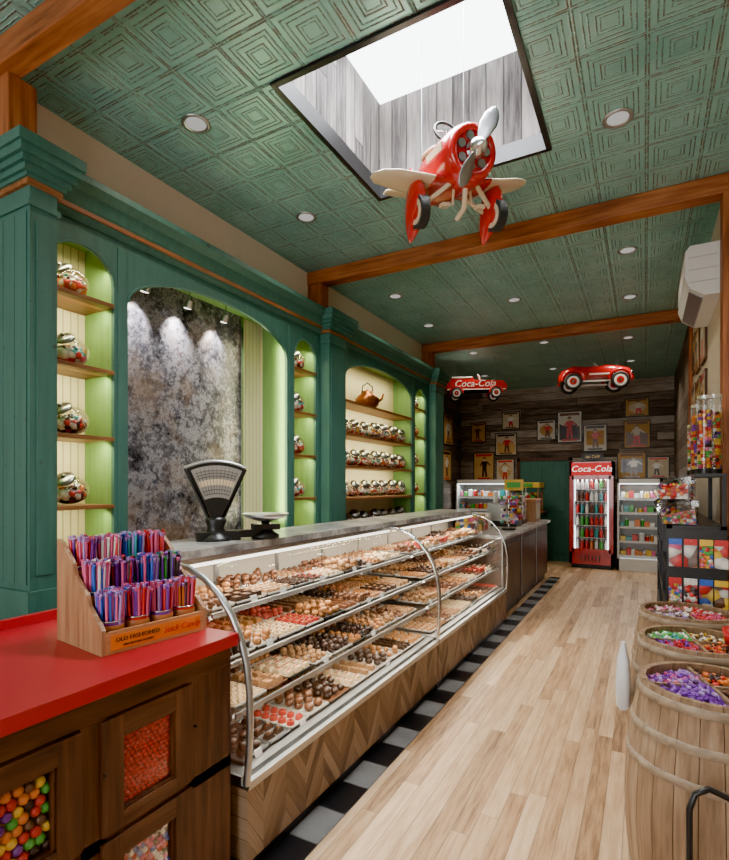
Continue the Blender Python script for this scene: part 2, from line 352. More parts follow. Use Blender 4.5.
def area(name,loc,rot,sx,sy,e,col,spread=None):
    l=bpy.data.lights.new(name,'AREA'); l.shape='RECTANGLE'; l.size=sx; l.size_y=sy; l.energy=e; l.color=col
    if spread: l.spread=spread
    o=bpy.data.objects.new(name,l); o.location=loc; o.rotation_euler=rot; bpy.context.scene.collection.objects.link(o); return o
area('skylight_daylight',(-1.07,2.64,ZT-.02),(math.radians(8),0,0),1.0,1.05,115,(.94,.97,1.0),math.radians(120))
area('storefront_fill',(-1.25,-2.75,1.8),(math.radians(-90),0,math.radians(180)),2.8,2.4,150,(1,.98,.95))  # fill lamp added behind the camera, outside the unseen front window

# ---------------------------------------------------------------- wall cabinetry
XF=-2.65; XB=-2.92; ZA=2.95
b=MB()
b.box(XB-.03,XF,1.49,7.2,0,1.05,GREEN)
b.box(XB-.03,XF+.03,1.49,7.2,1.05,1.08,SHELF)
bays=[(1.50,1.885,2.68,2.84),(1.975,3.50,2.62,2.86),(3.60,3.93,2.68,2.84),(4.45,6.15,2.66,2.86),(6.25,6.62,2.68,2.84)]
edges=[1.49]+[e for q in bays for e in q[:2]]+[7.2]
for i in range(0,len(edges),2):
    a,c=edges[i],edges[i+1]
    b.box(XF-.025,XF,a,c,1.08,ZA,GREEN)
    if i>0: b.box(XB,XF-.025,a,a+.012,1.08,ZA,GREEN_LIT)
    b.box(XB,XF-.025,c-.012,c,1.08,ZA,GREEN_LIT)
    if c-a>.07: b.box(XF,XF+.006,a+.02,c-.02,1.15,ZA-.04,GREEN)
for (a,c,zs,zt) in bays:
    N=16
    pts=[(a+(c-a)*(1-math.cos(math.pi*i/N))/2, zs+(zt-zs)*math.sin(math.pi*i/N)) for i in range(N+1)]
    for i in range(N):
        (ya,za),(yb_,zb)=pts[i],pts[i+1]
        b.prism([(XF-.025,ya,za),(XF-.025,yb_,zb),(XF-.025,yb_,ZA),(XF-.025,ya,ZA)],(.025,0,0),GREEN)
    b.tube([(XF+.002,y,z) for y,z in pts],.008,GREEN,6)
    b.box(XB,XF-.025,a,c,ZA-.02,ZA,GREEN_LIT)
b.box(XB-.03,XB,1.49,7.2,1.05,ZA,BEAD)
b.box(XB,XB+.015,1.985,3.20,1.08,ZA-.02,MIRR)
b.box(XB,XB+.03,3.20,3.23,1.08,ZA-.02,CHROME)
SZ=[1.44,1.82,2.197,2.575]
for k in (0,2,4):
    for z in SZ: b.box(XB,XF+.004,bays[k][0],bays[k][1],z-.022,z,SHELF)
SZ3=[1.42,1.75,2.08,2.42]
for z in SZ3: b.box(XB,XF+.004,4.45,6.15,z-.025,z,SHELF)
prof=[(-2.80,ZA),(XF+.01,ZA),(XF+.03,ZA+.02),(XF+.04,ZA+.05),(XF+.055,ZA+.07),(XF+.08,ZA+.13),(XF+.12,ZA+.165),(XF+.12,ZA+.20),(-2.80,ZA+.20)]
b.prism([(x,1.49,z) for x,z in prof],(0,5.71,0),GREEN)
b.box(XF,XF+.047,1.49,7.2,ZA+.035,ZA+.06,SHELF)
for (a,c,xf) in ((1.36,1.49,-2.525),(4.0,4.30,-2.55),(6.74,7.06,-2.55)):
    b.box(-2.96,xf,a,c,0,3.0,GREEN)
    b.box(-2.96,xf+.02,a-.02,c+.02,0,.25,GREEN); b.box(-2.96,xf+.015,a-.015,c+.015,.95,1.05,GREEN)
    b.box(xf,xf+.008,a+.03,c-.03,1.12,2.80,GREEN)
    if a<2:
        for q in range(4): b.box(-2.94+q*.1,-2.845+q*.1,a-.006,a,1.08,2.84,GREEN)
    for k,(e,z0,z1) in enumerate(((.012,2.86,2.885),(.018,2.955,2.98),(.03,2.98,3.0),(.045,3.0,3.03),(.062,3.03,3.06),(.08,3.06,3.10),(.092,3.10,3.15))):
        b.box(-2.96,xf+e,a-e,c+e,z0,z1,SHELF if k==1 else GREEN)
cab=b.build('arched_display_cabinet',.004)
for y in (2.2,2.55,2.9):
    m=MB(); m.cyl((0,0,0),(0,0,-.10),.006,CHROME,n=8); m.cyl((0,0,-.10),(-.02,0,-.15),.024,CHROME,.032,16); m.cyl((-.0201,0,-.1501),(-.0205,0,-.152),.026,LED,n=16); m.build('puck_light',loc=(XB+.15,y,ZA-.021),parent=cab)
    l=bpy.data.lights.new('puck_lamp','SPOT'); l.energy=42; l.color=(1,.95,.85); l.spot_size=1.35; l.spot_blend=.9; l.shadow_soft_size=.015
    o=bpy.data.objects.new('puck_lamp',l); o.location=(XB+.125,y,ZA-.185); bpy.context.scene.collection.objects.link(o)
    o.rotation_euler=Vector((.70,0,1.0)).to_track_quat('Z','Y').to_euler()
YL=(1,.93,.50)
def nl(y0,y1,z,e): area('niche_led',(XF-.05,(y0+y1)/2,z),(0,math.radians(25),0),.03,(y1-y0)*.85,e,YL)
for k in (0,2,4):
    for z in SZ[1:]+[2.80]: nl(bays[k][0],bays[k][1],z-.03,2.3 if k==0 else 1.5)
    nl(bays[k][0],bays[k][1],1.40,1.4)
for z in SZ3[1:]+[2.83]: nl(4.45,6.15,z-.035,6)
area('mirror_side_led',(XF-.06,3.46,2.0),(math.radians(90),0,0),.04,1.5,4,YL)
area('mirror_side_led_2',(XF-.06,3.28,2.0),(math.radians(-90),0,0),.04,1.5,6,YL)

# ---------------------------------------------------------------- candy jars
LID=plain('jar_lid_steel',(.20,.20,.20),.3,1)
def jar(b,cm,s=1.0,c=(0,0,0),ang=0):
    T=Matrix.Rotation(math.radians(42),4,'Y')
    old=b.M; b.M=old@TR(c,(0,0,ang),s)
    b.sph((0,0,.075),(.090,.092,.073),JGLASS,20,12)
    b.sph((-.002,0,.052),(.081,.083,.047),cm,18,10)
    for i in range(46):
        a=R()*6.28; r=.074*math.sqrt(R()); hz=.052+.046*math.sqrt(max(0,1-(r/.086)**2))
        b.sph((r*math.cos(a)*.95-.004,r*math.sin(a),hz+U(-.006,.004)),U(.008,.012),random.choice((P['red'],P['wht'],P['org'],P['drk'],P['wht'],P['teal'],P['wht'])),6,4)
    b.cyl((0,0,0),(0,0,.008),.055,JGLASS,n=16)
    o=Vector((.030,0,.105))
    b.torus(o,.047,.003,CHROME,T,18,5)
    b.lathe([(.045,0),(.046,.026)],JGLASS,18,o,T)
    b.lathe([(0,.026),(.048,.026),(.050,.030),(.047,.038),(.030,.046),(0,.048)],LID,18,o,T)
    b.sph(o+T@Vector((0,0,.052)),.010,LID,10,6)
    b.M=old
def putjar(y,z,cm,s=1.0):
    b=MB(); jar(b,cm); o=b.build('candy_jar',loc=(-2.775,y,z+.001)); o.rotation_euler=(0,0,U(-1.3,-.9)); o.scale=(s,s,s); return o
for z,cm in zip(SZ,(CM_DARK,CM_DARK,CM_WRAP,CM_RED)): putjar(1.70,z,cm,1.10)
for z,cm in zip(SZ,(CM_WRAP,CM_RED,CM_WRAP,CM_DARK)): putjar(3.765,z,cm,1.12)
for z,cm in zip(SZ,(CM_RED,CM_WRAP,CM_RED,CM_WRAP)): putjar(6.43,z,cm,1.12)
for z,cms in zip(SZ3[:3]+[1.08],((CM_WRAP,CM_RED),(CM_RED,CM_WRAP),(CM_WRAP,CM_RAIN),(CM_DARK,CM_RED))):
    b=MB()
    for i in range(7): jar(b,cms[i%2],U(1.1,1.25),(0,i*.235+U(-.01,.01),0),U(-.9,-.4))
    b.build('candy_jar_row',loc=(-2.785,4.6,z+.001))
b=MB(); COP=plain('aged_copper',(.28,.09,.035),.32,.9)
b.lathe([(0,0),(.09,0),(.13,.04),(.14,.1),(.10,.15),(.07,.17),(.07,.19),(0,.19)],COP,24)
b.tube([(.11,0,.07),(.18,0,.12),(.2,0,.18)],[.02,.014,.01],COP)
b.tube([(-.07,0,.15),(-.06,0,.25),(0,0,.29),(.06,0,.25),(.07,0,.15)],.007,BLACK); b.sph((0,0,.2),.018,COP)
b.build('copper_kettle',loc=(-2.77,5.15,2.421),rot=(0,0,.9))

# ---------------------------------------------------------------- pastry display cases
gp=[(-1.375,.38),(-1.362,.5),(-1.357,.62),(-1.360,.74),(-1.375,.85),(-1.405,.945),(-1.45,1.03),(-1.515,1.105),(-1.60,1.165),(-1.69,1.20),(-1.78,1.215)]
CY=[1.54,3.67,5.86]; XK=-2.08
BACKD=plain('case_rear_door',(.40,.36,.30),.5)
for ci in range(2):
    ya,yb_=CY[ci]+.01,CY[ci+1]-.01
    b=MB()
    b.box(XK,-1.385,ya,yb_,.0,.06,BLACK); b.box(XK,-1.37,ya,yb_,.06,.35,CHEV)
    b.box(XK,-1.362,ya,yb_,.35,.362,STEEL); b.box(-1.383,-1.357,ya,yb_,.362,.385,STEEL)
    b.box(XK,-1.40,ya,yb_,.362,.395,STEEL)
    b.box(XK,XK+.02,ya,yb_,.395,1.22,BACKD)
    for q in range(1,4): yq=ya+(yb_-ya)*q/4; b.box(XK+.02,XK+.028,yq-.015,yq+.015,.395,1.2,STEEL)
    b.box(XK-.08,-1.76,ya-.01,yb_+.01,1.225,1.26,MARBLE)
    b.box(-1.80,-1.755,ya,yb_,1.195,1.225,CHROME)
    n=len(gp); vs=[(x,ya,z) for x,z in gp]+[(x,yb_,z) for x,z in gp]
    b.add(vs,[(i,i+1,n+i+1,n+i) for i in range(n-1)],GLASS,True)
    for ye,th in ((ya,.02),(yb_,-.02)):
        b.tube([(x,ye,z) for x,z in gp],.012,CHROME,8)
        yy=ye+th*.3
        b.add([(XK+.02,yy,.42),(XK+.02,yy,1.22)]+[(x,yy,z) for x,z in reversed(gp)],[tuple(range(n+2))],GLASS)
    if ci==0: b.tube([(x+.012,ya-.010,z) for x,z in gp],.014,STEEL,8)
    lv=[(.61,-1.46),(.81,-1.49),(1.00,-1.59)]
    for z,xf in lv:
        b.box(XK+.04,xf,ya+.03,yb_-.03,z-.008,z,SHG)
        b.box(xf-.004,xf+.008,ya+.03,yb_-.03,z-.010,z+.010,STEEL)
        for q in range(4):
            yq=ya+.05+(yb_-ya-.1)*q/3; b.box(XK+.02,xf-.03,yq-.006,yq+.006,z-.03,z-.008,STEEL)
        b.box(xf-.035,xf-.02,ya+.05,yb_-.05,z-.02,z-.010,LED)
    b.box(-1.765,-1.745,ya+.05,yb_-.05,1.185,1.197,LED)
    b.build('curved_glass_display_case')
    L=yb_-ya-.1; ym=(ya+yb_)/2
    area('case_led_top',(-1.74,ym,1.18),(0,math.radians(12),0),.03,L,14,(1,.90,.72))
    for z,xf in lv: area('case_led_shelf',(xf-.028,ym,z-.022),(0,math.radians(-15),0),.02,L,7,(1,.90,.72))
    for li,(z,xf) in enumerate([(.397,-1.415)]+lv):
        t_=MB(); xb=XK+.06; rows=2
        dep=(xf-.03-xb)/rows; y=ya+.06; 
        while y<yb_-.12:
            w=random.choice((.155,.18,.22))
            if y+w>yb_-.04: w=yb_-.04-y
            for r in range(rows):
                x0=xb+r*dep+.006; x1=x0+dep-.012; zz=z+.003
                trm=TRAY if R()<.75 else random.choice((BLACK,CHOC[1],STEEL))
                t_.box(x0,x1,y+.004,y+w-.004,zz,zz+.006,trm)
                for (p,q,u,v) in ((x0,x0+.005,y+.004,y+w-.004),(x1-.005,x1,y+.004,y+w-.004),(x0,x1,y+.004,y+.009),(x0,x1,y+w-.009,y+w-.004)): t_.box(p,q,u,v,zz,zz+.014,trm)
                kind=random.choice('bbdsnlpdn'); cm=random.choices(CHOC,weights=(3,5,5,3,4,.6))[0]; c2=random.choice(CHOC)
                sx=random.choice((.036,.042,.05)); nx=max(2,int((x1-x0-.016)/(sx+.002))); ny=max(2,int((w-.024)/(sx+.002)))
                for i in range(nx):
                    for j in range(ny):
                        cx=x0+.010+(x1-x0-.020)*(i+.5)/nx; cy=y+.010+(w-.020)*(j+.5)/ny; zt=zz+.006; s_=sx*U(.46,.54)
                        for lay in range(2 if kind in 'dn' and R()<.6 else 1):
                            zl=zt+lay*s_*1.0
                            if kind=='b': t_.tbox(cx,cy,zl,s_*1.9,s_*1.8,s_*1.0,.8,cm); t_.tbox(cx,cy,zl+s_,s_*.3,s_*1.4,s_*.12,.8,c2)
                            elif kind=='d': t_.sph((cx+U(-.004,.004),cy+U(-.004,.004),zl+s_*.7),(s_,s_,s_*.8),cm,7,5)
                            elif kind=='s': t_.cyl((cx,cy,zl),(cx,cy,zl+s_*.9),s_,cm,s_*.85,8); t_.sph((cx,cy,zl+s_),s_*.35,c2,5,4)
                            elif kind=='n':
                                for q in range(2): t_.sph((cx+U(-.007,.007),cy+U(-.007,.007),zl+s_*.6),(s_*U(.6,1.0),s_*U(.6,1.0),s_*.75),cm,5,4)
                            elif kind=='l': t_.tbox(cx,cy,zl,s_*2.1,s_*1.1,s_*1.1,.9,cm)
                            else: t_.tbox(cx,cy,zl,s_*1.3,s_*2.0,s_*.8,.7,cm); t_.sph((cx,cy,zl+s_*.8),s_*.4,c2,5,4)
            if R()<.4:
                t_.prism([(xf-.022,y+w/2-.022,z+.004),(xf-.022,y+w/2+.022,z+.004),(xf-.030,y+w/2+.022,z+.032),(xf-.030,y+w/2-.022,z+.032)],(.002,0,0),CARD)
            y+=w
        t_.build('chocolate_assortment')

# far service counter
b=MB(); 
for k,(a,c) in enumerate(((5.88,6.9),(6.92,7.95),(7.97,9.0))):
    b.box(-2.05,-1.43,a,c,.1,.93,BROWNP); b.box(-2.02,-1.47,a,c,0,.1,BLACK)
    b.box(-1.43,-1.42,a+.06,c-.06,.2,.84,BROWNP); b.box(-1.432,-1.415,a,a+.02,.1,.93,STEEL)
b.box(-2.12,-1.38,5.88,9.03,.93,.97,MARBLE); b.build('service_counter',.004)
b=MB(); b.box(-1.95,-1.55,7.2,7.6,.971,1.05,BLACK)
b.prism([(-1.95,7.2,1.05),(-1.6,7.2,1.05),(-1.75,7.2,1.24),(-1.95,7.2,1.3)],(0,.4,0),STEEL); b.box(-1.90,-1.87,7.32,7.48,1.3,1.45,WHITE); b.build('cash_register',.004)
b=MB(); b.box(-1.85,-1.5,8.3,8.75,.971,1.3,BOXW); b.box(-1.87,-1.48,8.28,8.77,1.3,1.33,BOXWY); b.box(-1.5,-1.49,8.36,8.69,1.02,1.26,PAPER)
b.build('wooden_crate',.004)
b=MB()
for i in range(6):
    m=(P['wht'],CM_PKG,P['yel'],BOXW,P['red'],P['wht'])[i]; zz=.0
    for k in range(2+i%2):
        h=.05+.02*((i+k)%3); b.box(-.12,.10,i*.14,i*.14+.12,zz,zz+h-.002,m if k%2==0 else CM_PKG); zz+=h
b.build('boxed_chocolates',.003,loc=(-1.90,6.0,.971))
b=MB(); b.cyl((0,0,0),(0,0,.02),.09,BLACK); b.cyl((0,0,.02),(0,0,.45),.012,CHROME)
for k in range(5):
    for i in range(10):
        a=6.28*i/10+k*.3; p=Vector((.09*math.cos(a),.09*math.sin(a),.1+k*.08)); b.cyl((0,0,p.z-.03),p,.002,WHITE,n=5); b.sph(p,.02,random.choice(list(P.values())),8,6)
b.build('lollipop_stand',loc=(-1.55,6.75,.971))
b=MB(); b.box(-.14,.14,-.14,.14,0,.06,DARKW)
for z in (.15,.3,.45): b.box(-.13,.13,-.13,.13,z,z+.01,ACRY)
for x in (-.13,.12):
    for y in (-.13,.12): b.box(x,x+.01,y,y+.01,.06,.55,CHROME)
b.box(-.12,.12,-.12,.12,.06,.14,CM_PKG); b.box(-.11,.11,-.11,.11,.165,.27,CM_PKG); b.box(-.11,.11,-.11,.11,.315,.42,CM_PKG)
b.box(-.14,.14,-.14,-.12,.5,.66,P['yel']); b.box(-.1,.1,-.143,-.14,.54,.62,P['grn']); b.build('candy_display_tower',loc=(-1.72,7.95,.971))

# ---------------------------------------------------------------- near red-topped cabinet
b=MB(); XC=-1.40; yN=-.6; yE=1.49
b.box(-2.2,-1.375,yN-.02,yE+.015,.935,.98,RED)
b.box(-2.22,-2.2,yN,yE+.015,.98,1.02,RED)
b.box(-2.15,XC-.06,yN,yE,0,.935,DARKW)
wins=[(1.02,1.22),(.62,.82),(.22,.42),(-.18,.02)]; 
levels=[(.56,.79),(.20,.43)]
def fr(y0,y1,z0,z1,xo=0,m=None): b.box(XC-.06,XC+xo,y0,y1,z0,z1,m or DARKW)
fr(yN,yE,.86,.935,0,DARKWY); fr(yN,yE,0,.10,.005,DARKWY); fr(yN,yE,.475,.515,0,DARKWY)
fr(1.28,yE,.1,.86); 
for (w0,w1) in wins:
    fr(w0-.13,w0-.05,.1,.86)
    for (z0,z1) in levels:
        fr(w0-.07,w0,z0-.045,z1+.065,.012); fr(w1,w1+.07,z0-.045,z1+.065,.012)
        fr(w0,w1,z1,z1+.065,.012,DARKWY); fr(w0,w1,z0-.045,z0,.012,DARKWY)
        for (p,q,u,v) in ((w0,w0+.008,z0,z1),(w1-.008,w1,z0,z1),(w0,w1,z0,z0+.008),(w0,w1,z1-.008,z1)): b.box(XC-.02,XC+.004,p,q,u,v,DARKW)
        b.box(XC-.010,XC-.008,w0,w1,z0,z1,PANE)
fr(yN,-.30,.1,.86)
for yk in (.945,1.295): b.cyl((XC+.005,yk+.01,.70),(XC+.018,yk+.01,.70),.004,BLACK,n=8)
cc_=b.build('candy_counter_cabinet',.003)
def fill(name,w0,w1,z0,z1,r,cols,lay=2):
    b=MB(); d=r*2
    for L_ in range(lay):
        z=z0+r; row=0
        while z<z1+r*.5:
            y=w0+r+(row%2)*r
            while y<w1:
                b.sph((XC-.012-r-L_*d*.8+U(-.2,.0)*r,y+U(-.15,.15)*r,z+U(-.15,.15)*r),r*U(.95,1.05),P[random.choice(cols)],12 if r>.01 else 7,8 if r>.01 else 5)
                y+=d
            z+=d*.88; row+=1
    b.build(name,parent=cc_)
GB=['red','org','yel','grn','pur','org','drk','wht','yel','red','pnk']
GN=['red','org','yel','grn','pur','org','drk','brn','yel','red','org']
fill('gumball_fill',.622,.818,.562,.785,.0145,GN); fill('gumball_fill',.225,.415,.565,.785,.0145,GN)
fill('red_candy_fill',1.022,1.218,.562,.788,.0085,['red'],1)
fill('mixed_candy_fill',1.022,1.218,.202,.425,.010,['red','wht','drk','blu','pnk'],2)
fill('gumball_fill',.622,.818,.202,.425,.0145,['red','wht','blu'])

# ---------------------------------------------------------------- candy stick display
b=MB(); W=.41; Dp=.33
side=[(0,0),(0,.085),(-.015,.10),(-.09,.155),(-.105,.19),(-.19,.25),(-.205,.29),(-.29,.36),(-.33,.37),(-.33,0)]
for y in (0,W-.014): b.prism([(x,y,z) for x,z in side],(0,.014,0),BOXW)
b.box(-.014,.0,.014,W-.014,0,.075,BOXWY); b.box(-Dp,-Dp+.012,.014,W-.014,0,.33,BOXW)
b.box(-Dp,-.014,.014,W-.014,0,.02,BOXW)
for k,(x0,z) in enumerate(((-.115,.03),(-.215,.11),(-.318,.19))): b.box(x0,x0+.1,.014,W-.014,z-.012,z,BOXW); b.box(x0+.095,x0+.1,.014,W-.014,.02,z,BOXW)
b.box(0,.002,.03,W-.03,.012,.064,P['org'])
def ft(y,z): return Matrix(((0,0,1,.0035),(1,0,0,y),(0,1,0,z),(0,0,0,1)))
b.text("OLD FASHIONED",.021,ft(W/2-.078,.045),DARKW); b.text("Stick Candy",.032,ft(W/2+.095,.038),P['red'],ital=.3)
b.text("100% NATURAL FLAVORS",.010,ft(W/2-.078,.024),DARKW)
LBL=plain('tin_band',(.42,.13,.035),.4)
cols=[['pur','pnk','lil','blu'],['red','pnk','pnk','pur'],['pur','pnk','lil','red'],['red','pnk','org','drk'],['blu','pnk','wht','pnk'],['red','drk','pnk','pur'],['blu','lil','pnk','pur'],['teal','pur','drk','grn'],['pur','pnk','lil','red'],['red','pnk','wht','pnk'],['teal','blu','lil','blu'],['red','pnk','pnk','red']]
q=0
for k,(x0,z) in enumerate(((-.065,.021),(-.165,.111),(-.268,.191))):
    for j in range(4):
        cy=.063+j*.095; cl=cols[q]; q+=1
        b.cyl((x0,cy,z),(x0,cy,z+.080),.038,P[cl[0]],.0435,18,False); b.torus((x0,cy,z+.080),.0435,.003,CHROME,None,18,5)
        b.lathe([(.040,z+.030),(.043,z+.033),(.0455,z+.064),(.044,z+.068)],LBL,18,(x0,cy,0))
        for i in range(64):
            a=R()*6.28; r=.039*math.sqrt(R()); px=x0+r*math.cos(a); py=cy+r*math.sin(a)
            hh=z+.165+U(-.010,.014); tx=px+math.cos(a)*r*.18+U(-.003,.003); ty=py+math.sin(a)*r*.18+U(-.003,.003)
            cc=P[random.choice(cl)]
            b.cyl((px,py,z+.05),(tx,ty,hh),.0046,cc,n=6); 
            b.cyl((tx,ty,hh),(tx+U(-.004,.004),ty+U(-.004,.004),hh+.013),.0046,P['lil'] if R()<.35 else P['pnk'] if R()<.3 else cc,.007,5)
b.build('candy_stick_display',loc=(-1.575,1.075,.981),rot=(0,0,math.radians(-8)))

# ---------------------------------------------------------------- antique fan scale
b=MB()
GR=plain('scale_dial_face',(.30,.285,.26),.45,.2)
b.lathe([(0,0),(.085,0),(.085,.012),(.07,.02),(.05,.045),(.045,.07),(.055,.10),(.05,.12),(0,.12)],BLACK,20)
b.box(-.045,.045,-.10,.12,.0,.045,BLACK)
def fan(r0,r1,a0,a1,zc,n=14):
    o=[];i_=[]
    for k in range(n+1):
        a=math.radians(a0+(a1-a0)*k/n); o.append((math.sin(a)*r1,zc+math.cos(a)*r1)); i_.append((math.sin(a)*r0,zc+math.cos(a)*r0))
    return o+i_[::-1]
b.prism([(-.03,y,z) for y,z in fan(.03,.33,-27,27,.075)],(.06,0,0),BLACK)
b.prism([(.030,y,z) for y,z in fan(.15,.315,-24,24,.075)],(.004,0,0),GR)
b.prism([(.034,y,z) for y,z in fan(.215,.245,-22,22,.075)],(.002,0,0),IVORY)
for r in (.17,.19,.26,.275,.29): b.tube([(.036,math.sin(math.radians(a))*r,.075+math.cos(math.radians(a))*r) for a in range(-22,23,4)],.0012,BLACK,5)
for a in range(-20,21,4): b.tube([(.036,math.sin(math.radians(a))*.165,.075+math.cos(math.radians(a))*.165),(.036,math.sin(math.radians(a))*.31,.075+math.cos(math.radians(a))*.31)],.0008,BLACK,4)
b.tube([(0,math.sin(math.radians(a))*.335,.075+math.cos(math.radians(a))*.335) for a in range(-27,28,3)],.012,STEEL,8)
for s_ in (-1,1): b.tube([(0,s_*math.sin(math.radians(27))*.335,.075+math.cos(math.radians(27))*.335),(0,s_*.03,.10),(0,s_*.035,.05)],.010,BLACK,8)
b.box(-.03,.03,.02,.26,.012,.05,BLACK)
b.lathe([(0,0),(.075,0),(.075,.02),(.05,.035),(.03,.06),(.022,.09),(.05,.10),(0,.102)],BLACK,20,(0,.26,0))
b.box(-.05,.05,.19,.33,.05,.08,BLACK)
b.lathe([(0,.105),(.06,.106),(.10,.118),(.125,.135),(.128,.135),(.103,.113),(.06,.100)],STEEL,24,(0,.26,0))
b.build('antique_fan_scale',loc=(-1.97,1.99,1.261),rot=(0,0,math.radians(-38)))

# ---------------------------------------------------------------- candy barrels
def barrel(loc,quads,rz=0):
    b=MB(); Hh=.86
    prof=[(.222+.050*math.sin(math.pi*k/12), Hh*k/12) for k in range(13)]
    n=24
    for i in range(n):
        a0=2*math.pi*(i+.02)/n; a1=2*math.pi*(i+.98)/n; vs=[]
        for r,z in prof:
            vs+= [(r*math.cos(a0),r*math.sin(a0),z),(r*math.cos((a0+a1)/2)*1.004,r*math.sin((a0+a1)/2)*1.004,z),(r*math.cos(a1),r*math.sin(a1),z),((r-.02)*math.cos(a1),(r-.02)*math.sin(a1),z),((r-.02)*math.cos(a0),(r-.02)*math.sin(a0),z)]
        b.loft([vs[k*5:k*5+5] for k in range(13)],OAK,True,False)
    def rr(z): return .222+.050*math.sin(math.pi*z/Hh)
    b.lathe([(rr(z)-.006,z) for z in (0.01,.2,.4,.6,.8)],DARKW,26)
    for z in (.04,.17,.59,.70,.815):
        h=.030; b.lathe([(rr(z)+.001,z),(rr(z)+.005,z+.002),(rr(z+h)+.005,z+h-.002),(rr(z+h)+.001,z+h)],OAKB,36)
    b.cyl((0,0,.72),(0,0,.74),.20,DARKW,n=24)
    b.box(-.20,.20,-.006,.006,.74,.85,OAK); b.box(-.006,.006,-.20,.20,.74,.85,OAK)
    for qi,cl in enumerate(quads):
        sx,sy=((1,1),(-1,1),(-1,-1),(1,-1))[qi]
        b.cyl((sx*.095,sy*.095,.74),(sx*.095,sy*.095,.80),.075,P[cl[0]],.06,10)
        for k in range(150):
            a=R()*math.pi/2; r=.19*math.sqrt(R()); x=.012+r*math.cos(a)*.94; y=.012+r*math.sin(a)*.94
            zz=.815+.025*(1-(r/.2)**2)+U(-.012,.015)
            T=Euler((U(-.6,.6),U(-.6,.6),U(0,6))).to_matrix().to_4x4(); m=P[random.choice(cl)]
            b.sph((sx*x,sy*y,zz),(.013,.009,.008),m,7,5,T)
            if k%3==0:
                for s_ in (-1,1): b.cyl(Vector((sx*x,sy*y,zz))+T@Vector((s_*.010,0,0)),Vector((sx*x,sy*y,zz))+T@Vector((s_*.022,0,0)),.002,m,.008,5)
    return b.build('candy_barrel',loc=loc,rot=(0,0,rz))
barrel((.205,2.15,0),[['red','drk','org'],['pur','lil','pur','pur','pnk'],['lil','pur','pur','pur'],['drk','red','brn']],.3)
barrel((.200,2.74,0),[['wht','brn','yel'],['grn','teal','wht','grn'],['pur','lil','red','pnk'],['red','drk','org']],.2)
barrel((.200,3.33,0),[['red','wht'],['wht','pnk','brn'],['wht','brn','lil'],['red','pnk']],.2)
b=MB(); b.lathe([(0,0),(.035,0),(.048,.07),(.045,.07),(.033,.004)],REDP,20); b.tube([(.02,0,.02),(.05,.0,.1),(.06,0,.13)],.005,CHROME); b.build('scoop_bucket',loc=(.34,2.70,.862))
b=MB(); pts=[(0,0,.0),(0,0,.5),(0,.0,.60),(.015,0,.645),(.05,0,.665),(.09,0,.65),(.14,0,.63),(.2,0,.62)]
b.tube(pts,.009,BLACK,10); b.cyl((0,0,0),(0,0,.015),.04,BLACK,n=20); b.tube([(.2,0,.62),(.2,0,0)],.009,BLACK,10); b.cyl((.2,0,0),(.2,0,.015),.04,BLACK,n=20); b.build('iron_bag_stand',loc=(.115,1.78,0),rot=(0,0,.25))
b=MB(); WP=plain('white_plastic',(.66,.67,.70),.35)
b.loft([[(.045*f_*math.cos(a)*.7,.06*f_*math.sin(a)*(1+.15*math.sin(5*a)),z) for a in [6.283*i/14 for i in range(14)]] for f_,z in ((.5,.54),(.95,.56),(1.0,.66),(.85,.76),(.45,.81),(.3,.84))],WP); b.build('plastic_bag',loc=(-.085,2.60,0))

# ---------------------------------------------------------------- right candy rack
b=MB(); RX0,RX1,RY0,RY1=.12,.43,3.72,6.45
for z in (.10,.42,.74,1.03,1.30): b.box(RX0,RX1,RY0,RY1,z-.02,z,BLACK)
for y in (RY0,4.6,5.5,RY1-.03):
    for x in (RX0,RX1-.03): b.box(x,x+.03,y,y+.03,0,1.30,BLACK)
b.box(.27,.43,3.72,4.5,1.60,1.62,BLACK)
for y in (3.73,4.47): b.box(.405,.43,y,y+.02,1.30,1.60,BLACK)
for z in (.10,.42,.74,1.03):
    y=RY0+.05
    while y<RY1-.2:
        w=U(.14,.2); cm=random.choice((CM_RAIN,CM_WRAP,CM_RED,CM_PKG,CM_DARK)); k=random.choice('jpb')
        for dx in (0,.13):
            xx=RX0+.09+dx
            if k=='j':
                b.lathe([(0,z),(.05,z),(.055,z+.02),(.055,z+.12),(.04,z+.15)],JGLASS,14,(xx,y+w/2,0)); b.cyl((xx,y+w/2,z+.004),(xx,y+w/2,z+.11),.048,cm,n=14); b.cyl((xx,y+w/2,z+.15),(xx,y+w/2,z+.17),.043,random.choice((P['red'],CHROME)),n=14)
            elif k=='p':
                b.loft([[(xx+.04*f_*math.cos(a),y+w/2+.07*f_*math.sin(a),zz) for a in [6.283*i/12 for i in range(12)]] for f_,zz in ((.6,z),(1,z+.03),(1,z+.1),(.4,z+.16),(.7,z+.19))],cm)
            else:
                b.prism([(xx-.06,y+.005,z),(xx-.06,y+.005,z+.09),(xx+.05,y+.005,z+.17),(xx+.05,y+.005,z)],(0,w-.01,0),ACRY); b.prism([(xx-.054,y+.01,z+.004),(xx-.054,y+.01,z+.06),(xx+.045,y+.01,z+.13),(xx+.045,y+.01,z+.004)],(0,w-.02,0),cm)
        y+=w
